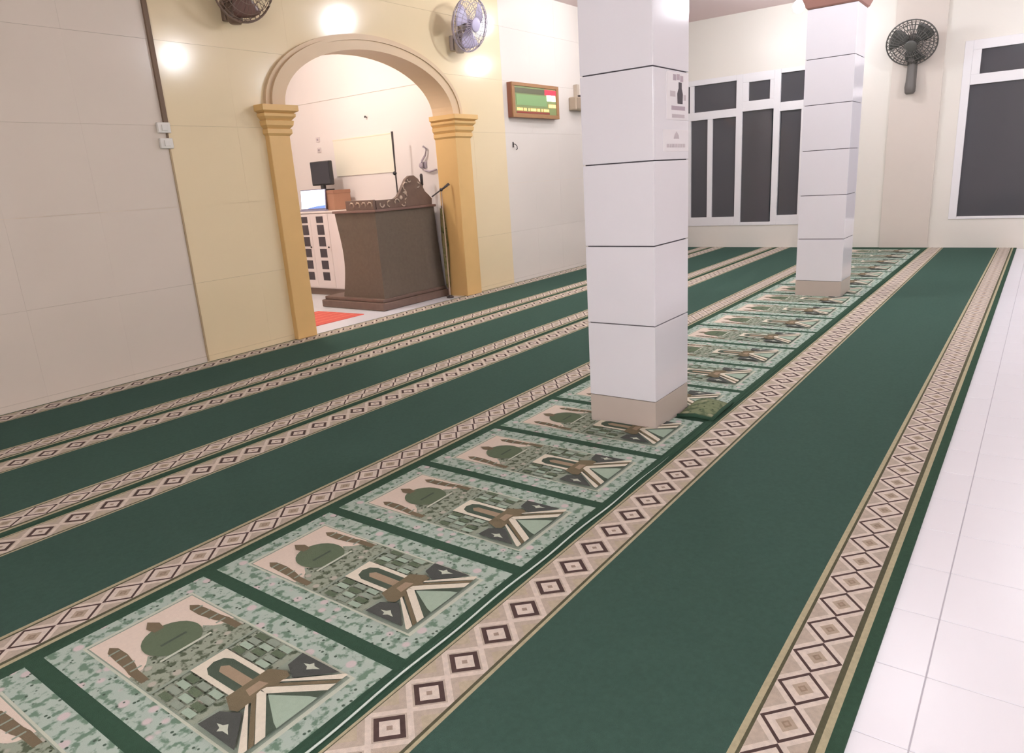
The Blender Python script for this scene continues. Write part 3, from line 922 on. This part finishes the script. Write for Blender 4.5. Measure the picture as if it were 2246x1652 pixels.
G().tube([(-0.03, 0, 0.004), (-0.034, 0, 0.005)], 0.014, 10).obj('head', M_dark_metal, nl)
# wire holder on the wall at the right
wh = thing('wire_holder', 'faint grey curled wire holder on the niche wall right of the microphone pole', 'holder', (NX1, 5.92, 1.47))
M_gw = mat('grey_wire', (176, 164, 174), 0.5)
G().tube([(-0.02, -0.19, 0.0), (-0.03, -0.10, -0.015), (-0.03, -0.02, 0.0), (-0.035, 0.04, 0.05), (-0.03, 0.02, 0.11), (-0.03, -0.04, 0.17), (-0.02, -0.06, 0.24), (-0.02, -0.01, 0.27)], 0.011, 7).obj('wire', M_gw, wh, smooth=True)
G().sphere((-0.03, 0.035, 0.06), 0.035, 12, 8, (0.5, 1, 1)).obj('clip', M_gw, wh, smooth=True)
bx('plate', M_gw, -0.012, 0, -0.03, 0.05, 0.03, 0.10, wh, 0.003)

# microphones
ms = thing('microphone_stand', 'tall thin grey microphone stand rising from the pulpit top', 'microphone stand', (6.20, 6.20, 1.0865))
G().lathe([(0.06, 0), (0.06, 0.010), (0.015, 0.022)], 16).obj('base', M_dark_metal, ms)
G().tube([(0, 0, 0.015), (0, 0, 0.38)], 0.009, 8).obj('pole', M_dark_metal, ms)
G().tube([(0, 0, 0.36), (0.0, -0.01, 0.84)], 0.008, 8, radii=[0.008, 0.013]).obj('microphone', M_dark_metal, ms)
G().sphere((0, 0.012, 0.375), 0.024, 10, 8).obj('clamp', M_black, ms, smooth=True)
gm = thing('gooseneck_microphone', 'short dark gooseneck microphone rising beside the pulpit crest', 'microphone', (6.27, 5.86, 1.0865))
G().lathe([(0.035, 0), (0.035, 0.012), (0.012, 0.022)], 14).obj('base', M_black, gm)
G().tube([(0, 0, 0.02), (0.004, 0, 0.14), (0.0, 0, 0.24)], 0.008, 8).obj('neck', M_black, gm)
G().tube([(0, 0, 0.22), (0, 0, 0.33), (0, 0, 0.35)], 0.016, 10, radii=[0.016, 0.018, 0.012]).obj('head', M_dark_metal, gm, smooth=True)
s2 = thing('microphone_stand', 'low microphone stand with angled boom between pulpit and right pilaster', 'microphone stand', (6.24, 5.545, 0.0075))
G().lathe([(0.042, 0), (0.042, 0.012), (0.012, 0.03)], 16).obj('base', M_dark_metal, s2)
G().tube([(0, 0, 0.02), (0, 0, 1.23)], 0.007, 8).obj('pole', mat('pale_pole', (190, 168, 150), 0.4), s2)
G().tube([(-0.10, 0.06, 1.165), (0.0, 0, 1.235), (0.02, -0.01, 1.25)], 0.008, 8).obj('boom', M_dark_metal, s2)
G().tube([(0.015, -0.008, 1.243), (0.085, -0.05, 1.295)], 0.014, 8, radii=[0.011, 0.016]).obj('microphone', M_dark_metal, s2, smooth=True)
G().sphere((0.0, 0, 1.235), 0.02, 10, 8).obj('clamp', M_black, s2, smooth=True)
# greenish cloth hung on a staff
st = thing('draped_staff', 'slim staff with a hanging olive green cloth beside the right pilaster', 'staff', (6.315, 5.605, 0.0045))
G().tube([(0, 0.02, 0), (0, 0.02, 1.06)], 0.011, 8).obj('staff', M_wood_carved, st)
G().lathe([(0.035, 0), (0.035, 0.012), (0.015, 0.02)], 14, Matrix.Translation((0, 0.02, 0))).obj('foot', M_wood_carved, st)
g = G().use(floral('olive_cloth', (134, 122, 84), (104, 104, 66), (190, 172, 130), 14))
vs_, fs = [], []
for i in range(12):
    u = i / 11
    z = 1.03 - 0.92 * u
    wd = 0.014 + 0.026 * math.sin(math.pi * (0.12 + 0.75 * u))
    for j in range(10):
        a = 2 * math.pi * j / 10
        rr = wd * (1 + 0.22 * math.cos(3 * a + u * 4))
        vs_.append((rr * math.cos(a), 0.02 + rr * 0.8 * math.sin(a), z))
for i in range(11):
    for j in range(10):
        fs.append((i * 10 + j, i * 10 + (j + 1) % 10, i * 10 + 10 + (j + 1) % 10, i * 10 + 10 + j))
fs += [tuple(range(10)), tuple(reversed(range(110, 120)))]
g.add(vs_, fs).obj('cloth', None, st, smooth=True)

# red mat on the niche floor
rm = thing('floor_mat', 'red woven mat on the white niche floor in front of the pulpit', 'mat', (0, 0, 0.0035))
pts = [(3.55, 5.79), (5.10, 5.79), (5.06, 6.50), (3.5, 6.50)]
G().prism(pts, 0, 0.006, 'xy').obj('weave', mat('red_mat', (232, 116, 104), 0.9, 0.1, 0.2, 50), rm)
for k in range(5):
    y = 5.90 + k * 0.13
    bx('stripe', mat('orange_stripe', (238, 144, 122), 0.9, 0.1), 3.56, 5.06, y, y + 0.02, 0.006, 0.0068, rm)

# ================================================================ LAMPS (under the ceilings, out of the picture) and an added wall fill
def lamp(label, x, y, z, r, power, col, ceil_z):
    t = thing('ceiling_lamp', label, 'lamp', (x, y, ceil_z), 0, 'ceiling lamps')
    G().lathe([(0.05, -0.001), (0.05, -0.03), (0.022, -0.045), (0.022, z - ceil_z + r * 0.9)], 14).obj('holder', M_white_plastic, t)
    m = mat('bulb_%d_%d' % (int(power), col[2]), (255, 255, 255), 0.5, emit=col, estr=power)
    G().sphere((0, 0, z - ceil_z), r, 18, 12, (1, 1, 1.1)).obj('bulb', m, t, smooth=True)
    return t
WHT = (244, 248, 255)
lamp('round ceiling lamp above the carpets in front of the arch', 6.8, 3.3, 3.38, 0.12, LAMP_MAIN * 0.75, WHT, CZ)
lamp('round ceiling lamp above the picture panel carpet', 6.13, 0.52, 3.30, 0.12, LAMP_MAIN * 0.6, WHT, CZ)
lamp('round ceiling lamp close to the far end of the arch wall', 8.46, 4.35, 3.36, 0.09, LAMP_MAIN * 0.4, WHT, CZ)
lamp('round ceiling lamp above the bare floor tiles', 8.8, -0.6, 3.20, 0.11, LAMP_MAIN, WHT, CZ)
lamp('glowing ceiling lamp at the top edge beside the farther pillar', 10.28, 2.80, 3.20, 0.07, LAMP_MAIN, WHT, CZ)
lamp('round ceiling lamp inside the niche', 4.75, 6.6, 2.98, 0.10, LAMP_NICHE, (255, 246, 240), NZ)
wl = thing('fill_lamp', 'unseen round fill lamp added on the wall behind the photographer', 'lamp', (X0, -0.8, 2.25))  # unseen fill light, added to brighten the front of the near pillar
bx('mount', M_white_plastic, 0, 0.05, -0.08, 0.08, -0.08, 0.08, wl, 0.01)
G().sphere((0.25, 0, 0), 0.20, 18, 12).obj('bulb', mat('fill_bulb', (255, 255, 255), 0.5, emit=WHT, estr=LAMP_MAIN * 0.95), wl, smooth=True)
